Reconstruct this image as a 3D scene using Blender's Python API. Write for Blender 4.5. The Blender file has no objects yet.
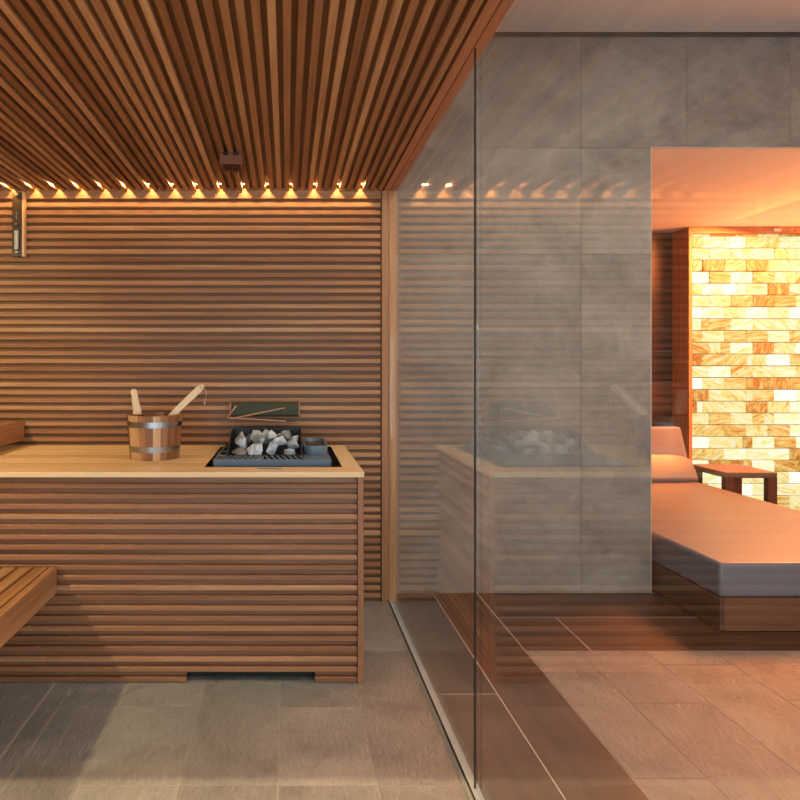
import bpy, bmesh, math, random
from mathutils import Vector, Matrix
random.seed(11)
scene = bpy.context.scene
col = scene.collection
R = math.radians

# ------------------------------------------------------------------ camera
EYE = 1.30
cam_data = bpy.data.cameras.new('camera')
cam_data.sensor_width = 36.0
cam_data.lens = 27.0
cam_data.shift_x = 0.14125
cam_data.shift_y = -0.04125
cam = bpy.data.objects.new('camera', cam_data)
cam.location = (0, 0, EYE)
cam.rotation_euler = (R(90), 0, 0)
col.objects.link(cam)
scene.camera = cam

# ------------------------------------------------------------------ view, world
vs = scene.view_settings
scene.display_settings.display_device = 'sRGB'
vs.view_transform = 'Standard'
vs.look = 'None'
vs.exposure = 0.0
vs.gamma = 1.0
vs.use_curve_mapping = False
w = bpy.data.worlds.new('world')
scene.world = w
w.use_nodes = True
w.node_tree.nodes['Background'].inputs[0].default_value = (0.62, 0.72, 0.74, 1)
w.node_tree.nodes['Background'].inputs[1].default_value = 0.5

# ------------------------------------------------------------------ large lights
def light(name, kind, loc, energy, color, rot=(0, 0, 0), **kw):
    d = bpy.data.lights.new(name, kind)
    d.energy = energy
    d.color = color
    for k, v in kw.items():
        setattr(d, k, v)
    o = bpy.data.objects.new(name, d)
    o.location = loc
    o.rotation_euler = rot
    col.objects.link(o)
    return o

# lamp over the benches, upper left of the sauna (throws the bench shadow to the right)
light('bench_spot_light', 'SPOT', (-1.98, 1.35, 2.24), 140, (1.0, 0.80, 0.43), (R(18), R(28), 0),
      shadow_soft_size=0.03, spot_size=R(165), spot_blend=0.7)
# ceiling downlight of the hall above the camera; the sauna roof cuts its light off on the floor
light('hall_downlight', 'SPOT', (-0.3, -0.32, 3.12), 420, (1.0, 0.74, 0.44), (R(20), 0, 0),
      shadow_soft_size=0.006, spot_size=R(120), spot_blend=0.6)
# added cool fill from behind the camera, tilted up to the sauna ceiling
light('hall_cool_fill', 'AREA', (0.0, -2.6, 1.0), 92, (0.76, 0.89, 1.0), (R(108), 0, 0),
      shape='RECTANGLE', size=3.6, size_y=1.6)
# unseen orange source at ceiling height, inferred from the floor glow at right
light('relaxation_room_light', 'AREA', (3.4, 0.4, 3.18), 34, (1.0, 0.36, 0.13), (0, 0, 0),
      shape='RECTANGLE', size=1.6, size_y=1.2)
light('hall_cool_fill', 'AREA', (3.2, -2.4, 1.1), 70, (0.80, 0.91, 1.0), (R(112), 0, 0),  # added cool fill for the mattress front, stone wall and hall ceiling
      shape='RECTANGLE', size=2.4, size_y=1.4)
light('hall_neutral_fill', 'AREA', (1.35, 1.5, 3.19), 60, (1.0, 0.95, 0.84), (0, 0, 0),  # added neutral fill from above, no lamp known there
      shape='RECTANGLE', size=1.4, size_y=1.4)
# added orange fill in the alcove, brightens the daybed; no such lamp seen
light('alcove_orange_fill', 'AREA', (4.2, 4.75, 2.50), 440, (1.0, 0.26, 0.06), (0, R(10), 0),
      shape='RECTANGLE', size=1.2, size_y=0.9)
light('alcove_ceiling_fill', 'AREA', (5.3, 4.4, 0.5), 130, (1.0, 0.27, 0.07), (R(180), 0, 0),  # added upward fill that turns the alcove ceiling orange
      shape='RECTANGLE', size=0.8, size_y=1.2)

# ------------------------------------------------------------------ materials
def new_mat(name):
    m = bpy.data.materials.new(name)
    m.use_nodes = True
    nt = m.node_tree
    return m, nt, nt.nodes['Principled BSDF']

def L(nt, a, b):
    nt.links.new(a, b)

def srgb(r, g, b):
    f = lambda c: (c / 255 / 12.92) if c / 255 <= 0.04045 else ((c / 255 + 0.055) / 1.055) ** 2.4
    return (f(r), f(g), f(b), 1)

def ramp(nt, stops):
    n = nt.nodes.new('ShaderNodeValToRGB')
    e = n.color_ramp.elements
    e[0].position, e[0].color = stops[0]
    e[1].position, e[1].color = stops[-1]
    for p, c in stops[1:-1]:
        x = e.new(p)
        x.color = c
    return n

def tint_node(nt):
    n = nt.nodes.new('ShaderNodeAttribute')
    n.attribute_name = 'tint'
    return n

def mathn(nt, op, a, b=None):
    n = nt.nodes.new('ShaderNodeMath')
    n.operation = op
    for i, v in enumerate((a, b)):
        if v is None:
            continue
        if isinstance(v, (int, float)):
            n.inputs[i].default_value = v
        else:
            L(nt, v, n.inputs[i])
    return n.outputs[0]

def coords(nt, scale, tint=None):
    tc = nt.nodes.new('ShaderNodeTexCoord')
    mp = nt.nodes.new('ShaderNodeMapping')
    mp.inputs['Scale'].default_value = scale
    L(nt, tc.outputs['Object'], mp.inputs['Vector'])
    if tint is not None:
        v = nt.nodes.new('ShaderNodeVectorMath')
        v.operation = 'SCALE'
        v.inputs[0].default_value = (37.0, 51.0, 23.0)
        L(nt, tint, v.inputs['Scale'])
        a = nt.nodes.new('ShaderNodeVectorMath')
        a.operation = 'ADD'
        L(nt, mp.outputs[0], a.inputs[0])
        L(nt, v.outputs[0], a.inputs[1])
        return a.outputs[0]
    return mp.outputs[0]

def noise(nt, vec, scale, detail=4, rough=0.55, dist=0.0):
    n = nt.nodes.new('ShaderNodeTexNoise')
    n.inputs['Scale'].default_value = scale
    n.inputs['Detail'].default_value = detail
    n.inputs['Roughness'].default_value = rough
    n.inputs['Distortion'].default_value = dist
    L(nt, vec, n.inputs['Vector'])
    return n

def bump(nt, bsdf, height, strength, dist=0.01):
    b = nt.nodes.new('ShaderNodeBump')
    b.inputs['Strength'].default_value = strength
    b.inputs['Distance'].default_value = dist
    L(nt, height, b.inputs['Height'])
    L(nt, b.outputs[0], bsdf.inputs['Normal'])

AX = {'x': (1.1, 34, 34), 'y': (34, 1.1, 34), 'z': (34, 34, 1.1)}
def wood(name, axis, stops, rough=0.5, grain=0.45, bumpk=0.25, fac=1.0):
    m, nt, b = new_mat(name)
    t = tint_node(nt)
    s = AX[axis]
    vec = coords(nt, tuple(v * fac for v in s), t.outputs['Fac'])
    n1 = noise(nt, vec, 1.0, 5, 0.6, 0.6)
    vec2 = coords(nt, tuple(v * fac * 4 for v in s), t.outputs['Fac'])
    n2 = noise(nt, vec2, 1.0, 3, 0.6)
    a = mathn(nt, 'MULTIPLY', mathn(nt, 'SUBTRACT', n1.outputs['Fac'], 0.5), grain * 2)
    c = mathn(nt, 'MULTIPLY', mathn(nt, 'SUBTRACT', n2.outputs['Fac'], 0.5), grain * 0.8)
    f = mathn(nt, 'ADD', mathn(nt, 'ADD', a, c), t.outputs['Fac'])
    r = ramp(nt, stops)
    L(nt, f, r.inputs['Fac'])
    L(nt, r.outputs['Color'], b.inputs['Base Color'])
    b.inputs['Roughness'].default_value = rough
    bump(nt, b, n1.outputs['Fac'], bumpk, 0.003)
    return m

CEDAR = [(0.0, srgb(100, 60, 34)), (0.3, srgb(140, 93, 56)), (0.6, srgb(168, 120, 78)), (0.82, srgb(196, 150, 104)), (1.0, srgb(216, 176, 128))]
CEDARD = [(0.0, srgb(88, 54, 28)), (0.5, srgb(116, 76, 40)), (1.0, srgb(144, 100, 58))]  # slat wood darkened: shade of the gaps put into the backing colour
PALE = [(0.0, srgb(176, 122, 74)), (0.4, srgb(224, 184, 134)), (0.7, srgb(236, 204, 156)), (1.0, srgb(242, 218, 178))]
REDW = [(0.0, srgb(120, 70, 44)), (0.5, srgb(172, 112, 72)), (1.0, srgb(200, 146, 102))]
DARKW = [(0.0, srgb(28, 15, 9)), (0.35, srgb(60, 36, 23)), (0.65, srgb(86, 52, 34)), (1.0, srgb(118, 76, 50))]
cedar = {a: wood('cedar_' + a, a, CEDAR) for a in 'xyz'}
front = {a: wood('cedar_front_' + a, a, [(0, srgb(94, 58, 36)), (0.35, srgb(134, 88, 56)), (0.65, srgb(160, 110, 74)), (1, srgb(196, 148, 106))]) for a in 'xyz'}  # darker cedar: the weaker light on the counter front is in its colour
cedard = {a: wood('cedar_backing_' + a, a, CEDARD) for a in 'xyz'}
pale = {a: wood('pale_cedar_' + a, a, PALE, 0.45) for a in 'xyz'}
redw = {a: wood('red_cedar_' + a, a, REDW, 0.45) for a in 'xyz'}
darkw = {a: wood('brown_wood_' + a, a, DARKW, 0.42, 0.55, 0.15, 0.7) for a in 'xyz'}
walnut = {a: wood('walnut_' + a, a, [(0, srgb(50, 28, 18)), (0.5, srgb(84, 50, 32)), (1, srgb(112, 70, 46))], 0.4, 0.4, 0.1, 0.6) for a in 'xyz'}

def plain(name, c, rough=0.5, metal=0.0, nscale=0, var=0.1, bumpk=0.0, spec=None):
    m, nt, b = new_mat(name)
    b.inputs['Roughness'].default_value = rough
    b.inputs['Metallic'].default_value = metal
    if spec is not None:
        b.inputs['Specular IOR Level'].default_value = spec
    n = noise(nt, coords(nt, (1, 1, 1)), nscale or 12, 4, 0.6)
    c0 = tuple(x * (1 - var) for x in c[:3]) + (1,)
    c1 = tuple(min(1, x * (1 + var)) for x in c[:3]) + (1,)
    r = ramp(nt, [(0.3, c0), (0.7, c1)])
    L(nt, n.outputs['Fac'], r.inputs['Fac'])
    L(nt, r.outputs['Color'], b.inputs['Base Color'])
    if bumpk:
        bump(nt, b, n.outputs['Fac'], bumpk, 0.004)
    return m

def stone(name, c_lo, c_hi, stretch, rough=0.6, bumpk=0.5, patch=0.9, fine=16, tintk=0.25, dist=0.006):
    m, nt, b = new_mat(name)
    t = tint_node(nt)
    v = coords(nt, (1, 1, 1), t.outputs['Fac'])
    big = noise(nt, v, patch * 2, 5, 0.6, 0.8)
    vf = coords(nt, stretch, t.outputs['Fac'])
    fn = noise(nt, vf, fine, 7, 0.65, 0.5)
    f = mathn(nt, 'ADD', mathn(nt, 'MULTIPLY', big.outputs['Fac'], 0.6),
              mathn(nt, 'MULTIPLY', fn.outputs['Fac'], 0.3))
    f = mathn(nt, 'ADD', f, mathn(nt, 'MULTIPLY', t.outputs['Fac'], tintk))
    r = ramp(nt, [(0.3, c_lo), (0.85, c_hi)])
    L(nt, f, r.inputs['Fac'])
    L(nt, r.outputs['Color'], b.inputs['Base Color'])
    b.inputs['Roughness'].default_value = rough
    h = mathn(nt, 'ADD', mathn(nt, 'MULTIPLY', big.outputs['Fac'], 1.5), fn.outputs['Fac'])
    bump(nt, b, h, bumpk, dist)
    return m

wall_stone = stone('grey_stone_panel', srgb(84, 78, 72), srgb(172, 163, 150), (1, 1, 1.4), 0.6, 0.5, 1.1, 16, 0.12, 0.008)
slate = stone('slate_tile', srgb(108, 108, 102), srgb(182, 178, 168), (3.0, 1, 1), 0.42, 0.85, 1.5, 26, 0.2, 0.009)
slate2 = stone('warm_slate_tile', srgb(96, 88, 81), srgb(156, 146, 134), (3.0, 1, 1), 0.42, 0.85, 1.5, 26, 0.2, 0.009)
grout_light = plain('pale_grout', srgb(200, 188, 172), 0.8)
grout_mid = plain('grey_grout', srgb(176, 167, 152), 0.8)
grout_dark = plain('dark_grout', srgb(96, 84, 74), 0.8)
plaster = plain('white_plaster', srgb(205, 200, 196), 0.85, 0, 3, 0.02)
alcove_plaster = plain('alcove_plaster', srgb(222, 214, 205), 0.85, 0, 3, 0.02)
steel = plain('brushed_steel', srgb(170, 178, 182), 0.28, 1.0, 30, 0.06)
alu = plain('aluminium_track', srgb(190, 200, 198), 0.4, 0.35, 30, 0.06)
heater_metal = plain('blue_grey_heater_metal', srgb(104, 120, 134), 0.42, 0.2, 20, 0.08)
heater_dark = plain('dark_heater_metal', srgb(44, 48, 52), 0.45, 0.3, 20, 0.08)
recess_m = plain('recess_metal', srgb(110, 94, 72), 0.5, 0.2)
olive = plain('olive_black_enamel', srgb(56, 60, 32), 0.6)
brass = plain('brass_wire', srgb(212, 164, 128), 0.35, 0.3)
blackm = plain('black_void', srgb(26, 24, 22), 0.8)
darkboard = plain('dark_timer_board', srgb(78, 54, 30), 0.4)
sand = plain('white_sand', srgb(226, 226, 212), 0.8)
string_m = plain('string', srgb(214, 186, 150), 0.9)
fabric = plain('slate_grey_leatherette', srgb(98, 98, 106), 0.42, 0, 50, 0.06, 0.15)
fabric2 = plain('grey_cushion_fabric', srgb(104, 102, 110), 0.6, 0, 50, 0.06, 0.15)
whitep = plain('white_plastic', srgb(225, 220, 210), 0.5)

def rock_material():
    m, nt, b = new_mat('heater_rock')
    t = tint_node(nt)
    v = coords(nt, (1, 1, 1), t.outputs['Fac'])
    n = noise(nt, v, 22, 6, 0.7, 1.0)
    f = mathn(nt, 'ADD', mathn(nt, 'MULTIPLY', mathn(nt, 'SUBTRACT', n.outputs['Fac'], 0.5), 1.6), t.outputs['Fac'])
    r = ramp(nt, [(0.0, srgb(92, 80, 62)), (0.3, srgb(130, 128, 122)), (0.6, srgb(176, 188, 196)), (1.0, srgb(222, 230, 234))])
    L(nt, f, r.inputs['Fac'])
    L(nt, r.outputs['Color'], b.inputs['Base Color'])
    b.inputs['Roughness'].default_value = 0.8
    bump(nt, b, n.outputs['Fac'], 0.6, 0.01)
    return m
rock_m = rock_material()

def glass_material(name, tintc, rough=0.0):
    # clear float glass: transparent body, Fresnel mirror on both faces
    m = bpy.data.materials.new(name)
    m.use_nodes = True
    nt = m.node_tree
    for n in list(nt.nodes):
        nt.nodes.remove(n)
    out = nt.nodes.new('ShaderNodeOutputMaterial')
    mix = nt.nodes.new('ShaderNodeMixShader')
    tr = nt.nodes.new('ShaderNodeBsdfTransparent')
    gl = nt.nodes.new('ShaderNodeBsdfGlossy')
    fr = nt.nodes.new('ShaderNodeFresnel')
    geo = nt.nodes.new('ShaderNodeNewGeometry')
    ior = nt.nodes.new('ShaderNodeMapRange')
    ior.inputs['To Min'].default_value = 1.5
    ior.inputs['To Max'].default_value = 1 / 1.5
    L(nt, geo.outputs['Backfacing'], ior.inputs['Value'])
    L(nt, ior.outputs[0], fr.inputs['IOR'])
    tr.inputs['Color'].default_value = tintc
    gl.inputs['Color'].default_value = (1, 1, 1, 1)
    gl.inputs['Roughness'].default_value = rough
    L(nt, fr.outputs[0], mix.inputs[0])
    L(nt, tr.outputs[0], mix.inputs[1])
    L(nt, gl.outputs[0], mix.inputs[2])
    L(nt, mix.outputs[0], out.inputs['Surface'])
    return m
glass = glass_material('clear_float_glass', (0.97, 0.985, 0.975, 1))
timer_glass = glass_material('timer_glass', (0.95, 0.97, 0.95, 1))
glass_edge = plain('polished_glass_edge', srgb(52, 44, 38), 0.8, 0, 0, 0.1, 0, 0.0)

def emis(name, c, s):
    m, nt, b = new_mat(name)
    b.inputs['Base Color'].default_value = (0.1, 0.1, 0.1, 1)
    b.inputs['Emission Color'].default_value = c
    b.inputs['Emission Strength'].default_value = s
    return m
led_m = emis('warm_led', (1.0, 0.62, 0.26, 1), 120)
salt_back = emis('lit_salt_joint', (0.6, 0.40, 0.10, 1), 0.18)

def salt_material():
    m, nt, b = new_mat('backlit_salt')
    t = tint_node(nt)
    v = coords(nt, (7, 7, 12), t.outputs['Fac'])
    rot = nt.nodes.new('ShaderNodeMapping')
    L(nt, v, rot.inputs['Vector'])
    ang = mathn(nt, 'MULTIPLY', mathn(nt, 'SUBTRACT', t.outputs['Fac'], 0.4), 9.0)
    cmb = nt.nodes.new('ShaderNodeCombineXYZ')
    L(nt, ang, cmb.inputs['Y'])
    L(nt, cmb.outputs[0], rot.inputs['Rotation'])
    st = nt.nodes.new('ShaderNodeMapping')
    st.inputs['Scale'].default_value = (0.8, 1, 3.4)
    L(nt, rot.outputs[0], st.inputs['Vector'])
    n = noise(nt, st.outputs[0], 0.85, 7, 0.66, 1.2)
    f = mathn(nt, 'ADD', mathn(nt, 'MULTIPLY', mathn(nt, 'SUBTRACT', n.outputs['Fac'], 0.5), 2.6), t.outputs['Fac'])
    r = ramp(nt, [(0.0, (0.62, 0.16, 0.012, 1)), (0.22, (0.82, 0.40, 0.08, 1)), (0.42, (1.0, 0.72, 0.18, 1)),
                  (0.60, (1.0, 0.88, 0.36, 1)), (0.82, (1.0, 0.96, 0.56, 1)), (1.0, (1.0, 1.0, 0.86, 1))])
    L(nt, f, r.inputs['Fac'])
    b.inputs['Base Color'].default_value = srgb(56, 40, 24)
    L(nt, r.outputs['Color'], b.inputs['Emission Color'])
    L(nt, mathn(nt, 'ADD', mathn(nt, 'MULTIPLY', t.outputs['Fac'], 0.60), 0.60), b.inputs['Emission Strength'])
    b.inputs['Roughness'].default_value = 0.6
    return m
salt_m = salt_material()

# ------------------------------------------------------------------ mesh helpers
class MB:
    def __init__(self):
        self.v, self.f, self.t = [], [], []

    def add(self, verts, faces, tint=0.5):
        o = len(self.v)
        self.v += [tuple(p) for p in verts]
        self.t += [tint] * len(verts)
        self.f += [tuple(o + i for i in f) for f in faces]
        return self

    def box(self, x0, x1, y0, y1, z0, z1, tint=0.5, ch=0.0, axis=None):
        if ch <= 0:
            vs_ = [(x, y, z) for x in (x0, x1) for y in (y0, y1) for z in (z0, z1)]
            fs = [(0, 1, 3, 2), (4, 6, 7, 5), (0, 4, 5, 1), (2, 3, 7, 6), (0, 2, 6, 4), (1, 5, 7, 3)]
            return self.add(vs_, fs, tint)
        # chamfered bar extruded along its long axis
        dims = {'x': x1 - x0, 'y': y1 - y0, 'z': z1 - z0}
        axis = axis or max(dims, key=dims.get)
        if axis == 'x':
            a0, a1, b0, b1, e0, e1 = y0, y1, z0, z1, x0, x1
            mk = lambda a, b, e: (e, a, b)
        elif axis == 'y':
            a0, a1, b0, b1, e0, e1 = z0, z1, x0, x1, y0, y1
            mk = lambda a, b, e: (b, e, a)
        else:
            a0, a1, b0, b1, e0, e1 = x0, x1, y0, y1, z0, z1
            mk = lambda a, b, e: (a, b, e)
        c = ch
        prof = [(a0 + c, b0), (a1 - c, b0), (a1, b0 + c), (a1, b1 - c), (a1 - c, b1), (a0 + c, b1), (a0, b1 - c), (a0, b0 + c)]
        vs_ = [mk(a, b, e0) for a, b in prof] + [mk(a, b, e1) for a, b in prof]
        n = 8
        fs = [tuple(reversed(range(n))), tuple(range(n, 2 * n))] + [(i, (i + 1) % n, n + (i + 1) % n, n + i) for i in range(n)]
        return self.add(vs_, fs, tint)

    def prism(self, prof, axis, e0, e1, tint=0.5):
        mk = {'x': lambda a, b, e: (e, a, b), 'y': lambda a, b, e: (a, e, b), 'z': lambda a, b, e: (a, b, e)}[axis]
        n = len(prof)
        vs_ = [mk(a, b, e0) for a, b in prof] + [mk(a, b, e1) for a, b in prof]
        fs = [tuple(reversed(range(n))), tuple(range(n, 2 * n))] + [(i, (i + 1) % n, n + (i + 1) % n, n + i) for i in range(n)]
        return self.add(vs_, fs, tint)

    def lathe(self, prof, c=(0, 0, 0), n=48, tint=0.5, closed=False):
        vs_, fs = [], []
        for r, z in prof:
            for k in range(n):
                a = 2 * math.pi * k / n
                vs_.append((c[0] + r * math.cos(a), c[1] + r * math.sin(a), c[2] + z))
        m = len(prof)
        for i in range(m - 1 + (1 if closed else 0)):
            j = (i + 1) % m
            for k in range(n):
                k2 = (k + 1) % n
                fs.append((i * n + k, i * n + k2, j * n + k2, j * n + k))
        if not closed:
            fs.append(tuple(reversed(range(n))))
            fs.append(tuple(range((m - 1) * n, m * n)))
        return self.add(vs_, fs, tint)

    def tube(self, pts, r, n=10, tint=0.5, r1=None):
        pts = [Vector(p) for p in pts]
        vs_, fs = [], []
        up = Vector((0, 0, 1))
        for i, p in enumerate(pts):
            d = (pts[min(i + 1, len(pts) - 1)] - pts[max(i - 1, 0)]).normalized()
            a = d.cross(up)
            if a.length < 0.05:
                a = d.cross(Vector((1, 0, 0)))
            a.normalize()
            b = d.cross(a).normalized()
            rr = r if r1 is None else r + (r1 - r) * i / (len(pts) - 1)
            for k in range(n):
                t = 2 * math.pi * k / n
                vs_.append(p + a * math.cos(t) * rr + b * math.sin(t) * rr)
        for i in range(len(pts) - 1):
            for k in range(n):
                k2 = (k + 1) % n
                fs.append((i * n + k, i * n + k2, (i + 1) * n + k2, (i + 1) * n + k))
        fs.append(tuple(reversed(range(n))))
        fs.append(tuple(range((len(pts) - 1) * n, len(pts) * n)))
        return self.add(vs_, fs, tint)

    def build(self, name, mat, parent=None, smooth=False, bevel=0, seg=2, subsurf=0, loc=None):
        me = bpy.data.meshes.new(name)
        me.from_pydata(self.v, [], self.f)
        at = me.attributes.new('tint', 'FLOAT', 'POINT')
        at.data.foreach_set('value', self.t)
        me.materials.append(mat)
        bm = bmesh.new()
        bm.from_mesh(me)
        bmesh.ops.recalc_face_normals(bm, faces=bm.faces)
        bm.to_mesh(me)
        bm.free()
        if smooth:
            me.polygons.foreach_set('use_smooth', [True] * len(me.polygons))
        me.update()
        o = bpy.data.objects.new(name, me)
        if loc:
            o.location = loc
        col.objects.link(o)
        if parent:
            o.parent = parent
        if bevel:
            b = o.modifiers.new('bevel', 'BEVEL')
            b.width = bevel
            b.segments = seg
            b.limit_method = 'ANGLE'
        if subsurf:
            s = o.modifiers.new('subsurf', 'SUBSURF')
            s.levels = s.render_levels = subsurf
        if smooth and not subsurf:
            try:
                me.set_sharp_from_angle(angle=R(40))
            except Exception:
                pass
        return o

def struct(o, label=None, cat=None):
    o['kind'] = 'structure'
    if label:
        o['label'] = label
    if cat:
        o['category'] = cat
    return o

def thing(name, label, cat, loc=(0, 0, 0), rz=0, group=None):
    o = bpy.data.objects.new(name, None)
    o.empty_display_size = 0.05
    col.objects.link(o)
    o.location = loc
    o.rotation_euler = (0, 0, rz)
    return tag(o, label, cat, group)

def tag(o, label, cat, group=None):
    o['label'] = label
    o['category'] = cat
    if group:
        o['group'] = group
    return o

rnd = random.random
def wt(lo=0.15, hi=0.85):
    return lo + (hi - lo) * rnd()

# ------------------------------------------------------------------ dimensions
CZ = 2.2735            # underside of sauna ceiling slats
BW = 3.319             # face of back wall slats
SW = 3.452             # face of stone wall
XL = -2.16             # sauna left wall face
GX = 0.575             # glass plane
P = 0.0426             # slat pitch
FRONT = 0.30           # front edge of the sauna roof

# ------------------------------------------------------------------ floors
m = MB()
m.box(-2.4, 0.567, -1.5, 3.50, -0.12, -0.0012, 0.5)
fl = struct(m.build('floor', grout_mid), 'grey slate tiled floor of the sauna', 'floor')
def tiles(xs, cuts, y0, y1, mat, name, gap=0.0016, parent=None, lo=0.2, hi=0.8):
    mb = MB()
    for i in range(len(xs) - 1):
        ys = sorted(set([y0, y1] + [c for c in cuts[i] if y0 < c < y1]))
        for j in range(len(ys) - 1):
            mb.box(xs[i] + gap, xs[i + 1] - gap, ys[j] + gap, ys[j + 1] - gap, -0.03, 0.0, wt(lo, hi))
    return mb.build(name, mat, parent)
xs = [-2.4, -2.188, -1.88, -1.572, -1.264, -0.954, -0.645, -0.336, -0.028, 0.281, 0.552]
A = [-1.0, -0.25, 0.5, 1.02, 1.864, 2.296, 3.1]
cuts = []
for i in range(10):
    base = 1.864 if i % 2 else 2.296
    cuts.append([base - 1.29 * k * 0.66 for k in range(4)] + [base + 0.43 * 2])
cuts[5] = [2.296, 1.45, 0.6, 3.15]
cuts[6] = [2.296, 1.864, 1.0, 3.15]
cuts[7] = [1.864, 1.0, 2.72]
cuts[8] = [2.296, 1.864, 1.0, 3.15]
cuts[9] = [2.745, 1.864, 1.0]
tiles(xs, cuts, -1.5, 3.40, slate, 'floor_tiles', parent=fl)

m = MB()
m.box(0.567, 7.0, -1.5, 6.0, -0.12, -0.0012, 0.5)
fl2 = struct(m.build('floor', grout_light), 'dark wood plank and warm stone floor beyond the glass', 'floor')
mb = MB()
g = 0.0026
def plank(x0, x1, y0, y1, t=None):
    mb.box(x0 + g, x1 - g, y0 + g, y1 - g, -0.03, 0.0, wt(0.3, 0.75) if t is None else t)
# strips running away from the camera between glass and stone tiles
for ys, x0, x1 in (([-1.5, -0.1, 1.14, 2.386, SW], 0.5765, 0.837), ([-1.5, 0.5, 1.75, SW], 0.837, 1.092)):
    for j in range(len(ys) - 1):
        plank(x0, x1, ys[j], ys[j + 1])
mb.build('wood_planks', darkw['y'], fl2)
mb = MB()
for (xa, y0, y1) in (([1.092, 2.75, 4.2, 5.6, 7.0], 3.117, SW), ([1.092, 1.395, 2.8, 4.1, 5.5, 7.0], 2.747, 3.117),
                     ([2.0, 3.3, 4.9, 7.0], SW, 3.82), ([2.0, 2.6, 4.2, 5.8, 7.0], 3.82, 4.18), ([2.0, 3.4, 5.0, 7.0], 4.18, 4.54),
                     ([2.0, 4.0, 5.6, 7.0], 4.54, 4.90), ([2.0, 3.2, 4.8, 7.0], 4.90, 5.26), ([2.0, 4.4, 7.0], 5.26, 5.64)):
    for j in range(len(xa) - 1):
        plank(xa[j], xa[j + 1], y0, y1)
mb.build('wood_planks', darkw['x'], fl2)
m = MB()
m.box(1.092, 7.0, -1.5, 2.747, -0.02, -0.0008)
m.build('tile_grout', grout_dark, fl2)
xs = [1.092] + [1.330 + 0.308 * k for k in range(19)]
xs[2] = 1.638
cuts = []
for i in range(19):
    b0 = [1.895, 2.32, 2.62, 2.34][i % 4]
    cuts.append([b0 - 1.0 * k for k in range(5)])
tiles(xs, cuts, -1.5, 2.745, slate2, 'floor_tiles', parent=fl2)

# ------------------------------------------------------------------ sauna back wall, slatted
m = MB()
m.box(XL - 0.05, 0.522, BW + 0.020, BW + 0.10, 0.0, CZ + 0.08, 0.45)
wb = struct(m.build('wall_back', cedard['x']), 'horizontal cedar slat wall at the back of the sauna', 'wall')
m = MB()
z = CZ - 0.0415
m.box(XL, 0.519, BW, BW + 0.022, z + 0.0, CZ + 0.03, 0.6, 0.002, 'x')
zc = EYE + (367 - 204.7) / 180.8
while zc > 0.02:
    # slats are made of a few lengths
    m.box(XL, 0.517, BW, BW + 0.022, zc - 0.0128, zc + 0.0128, wt(0.3, 0.75), 0.0035, 'x')
    zc -= 0.04326
m.build('slats', cedar['x'], wb)
# end post where the wall meets the glass
m = MB()
m.box(0.523, 0.5625, BW - 0.006, BW + 0.10, 0.0, CZ, 0.55, 0.0015, 'z')
m.box(0.5645, 0.602, BW - 0.006, BW + 0.10, 0.0, CZ, 0.75, 0.0015, 'z')
struct(m.build('trim_1', cedar['z']), 'upright cedar post between slat wall and glass', 'trim')

# left wall of the sauna
m = MB()
m.box(XL - 0.10, XL - 0.022, -0.2, BW + 0.10, 0.0, CZ + 0.08, 0.45)
wl = struct(m.build('wall_left', cedard['y']), 'horizontal cedar slat wall on the left of the sauna', 'wall')
m = MB()
zc = EYE + (367 - 204.7) / 180.8
while zc > 0.02:
    m.box(XL - 0.022, XL, -0.2, BW, zc - 0.0122, zc + 0.0122, wt(0.25, 0.85), 0.0035, 'y')
    zc -= 0.04326
m.build('slats', cedar['y'], wl)

# ------------------------------------------------------------------ sauna ceiling
m = MB()
m.box(XL - 0.1, 0.540, FRONT, BW + 0.10, CZ + 0.020, CZ + 0.075, 0.6)
cl = struct(m.build('ceiling', cedard['y']), 'slatted cedar ceiling of the sauna', 'ceiling')
m = MB()
k0 = int((XL + 0.02) / P)
for k in range(k0, 13):
    x = k * P
    if x + 0.011 > 0.53:
        continue
    hw = 0.0118
    m.box(x - hw, x + hw, FRONT, BW + 0.0, CZ, CZ + 0.021, wt(0.15, 0.8), 0.001, 'y')
m.build('slats', cedar['y'], cl)
m = MB()
m.box(0.535, 0.5685, FRONT, BW + 0.10, CZ, CZ + 0.20, 0.55, 0.001, 'y')
m.box(0.5715, 0.605, FRONT, BW + 0.10, CZ, CZ + 0.20, 0.45, 0.001, 'y')
m.box(0.560, 0.580, FRONT, BW + 0.10, CZ + 0.02, CZ + 0.19, 0.05)
m.box(XL - 0.1, 0.535, FRONT - 0.02, FRONT, CZ, CZ + 0.20, 0.55)
struct(m.build('trim_2', redw['y']), 'reddish cedar roof beam holding the glass', 'trim')
m = MB()
m.box(XL - 0.1, 0.60, FRONT, SW + 0.2, CZ + 0.20, CZ + 0.24, 0.4)
struct(m.build('ceiling', redw['y']), 'flat top of the sauna cabin', 'ceiling')

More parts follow.
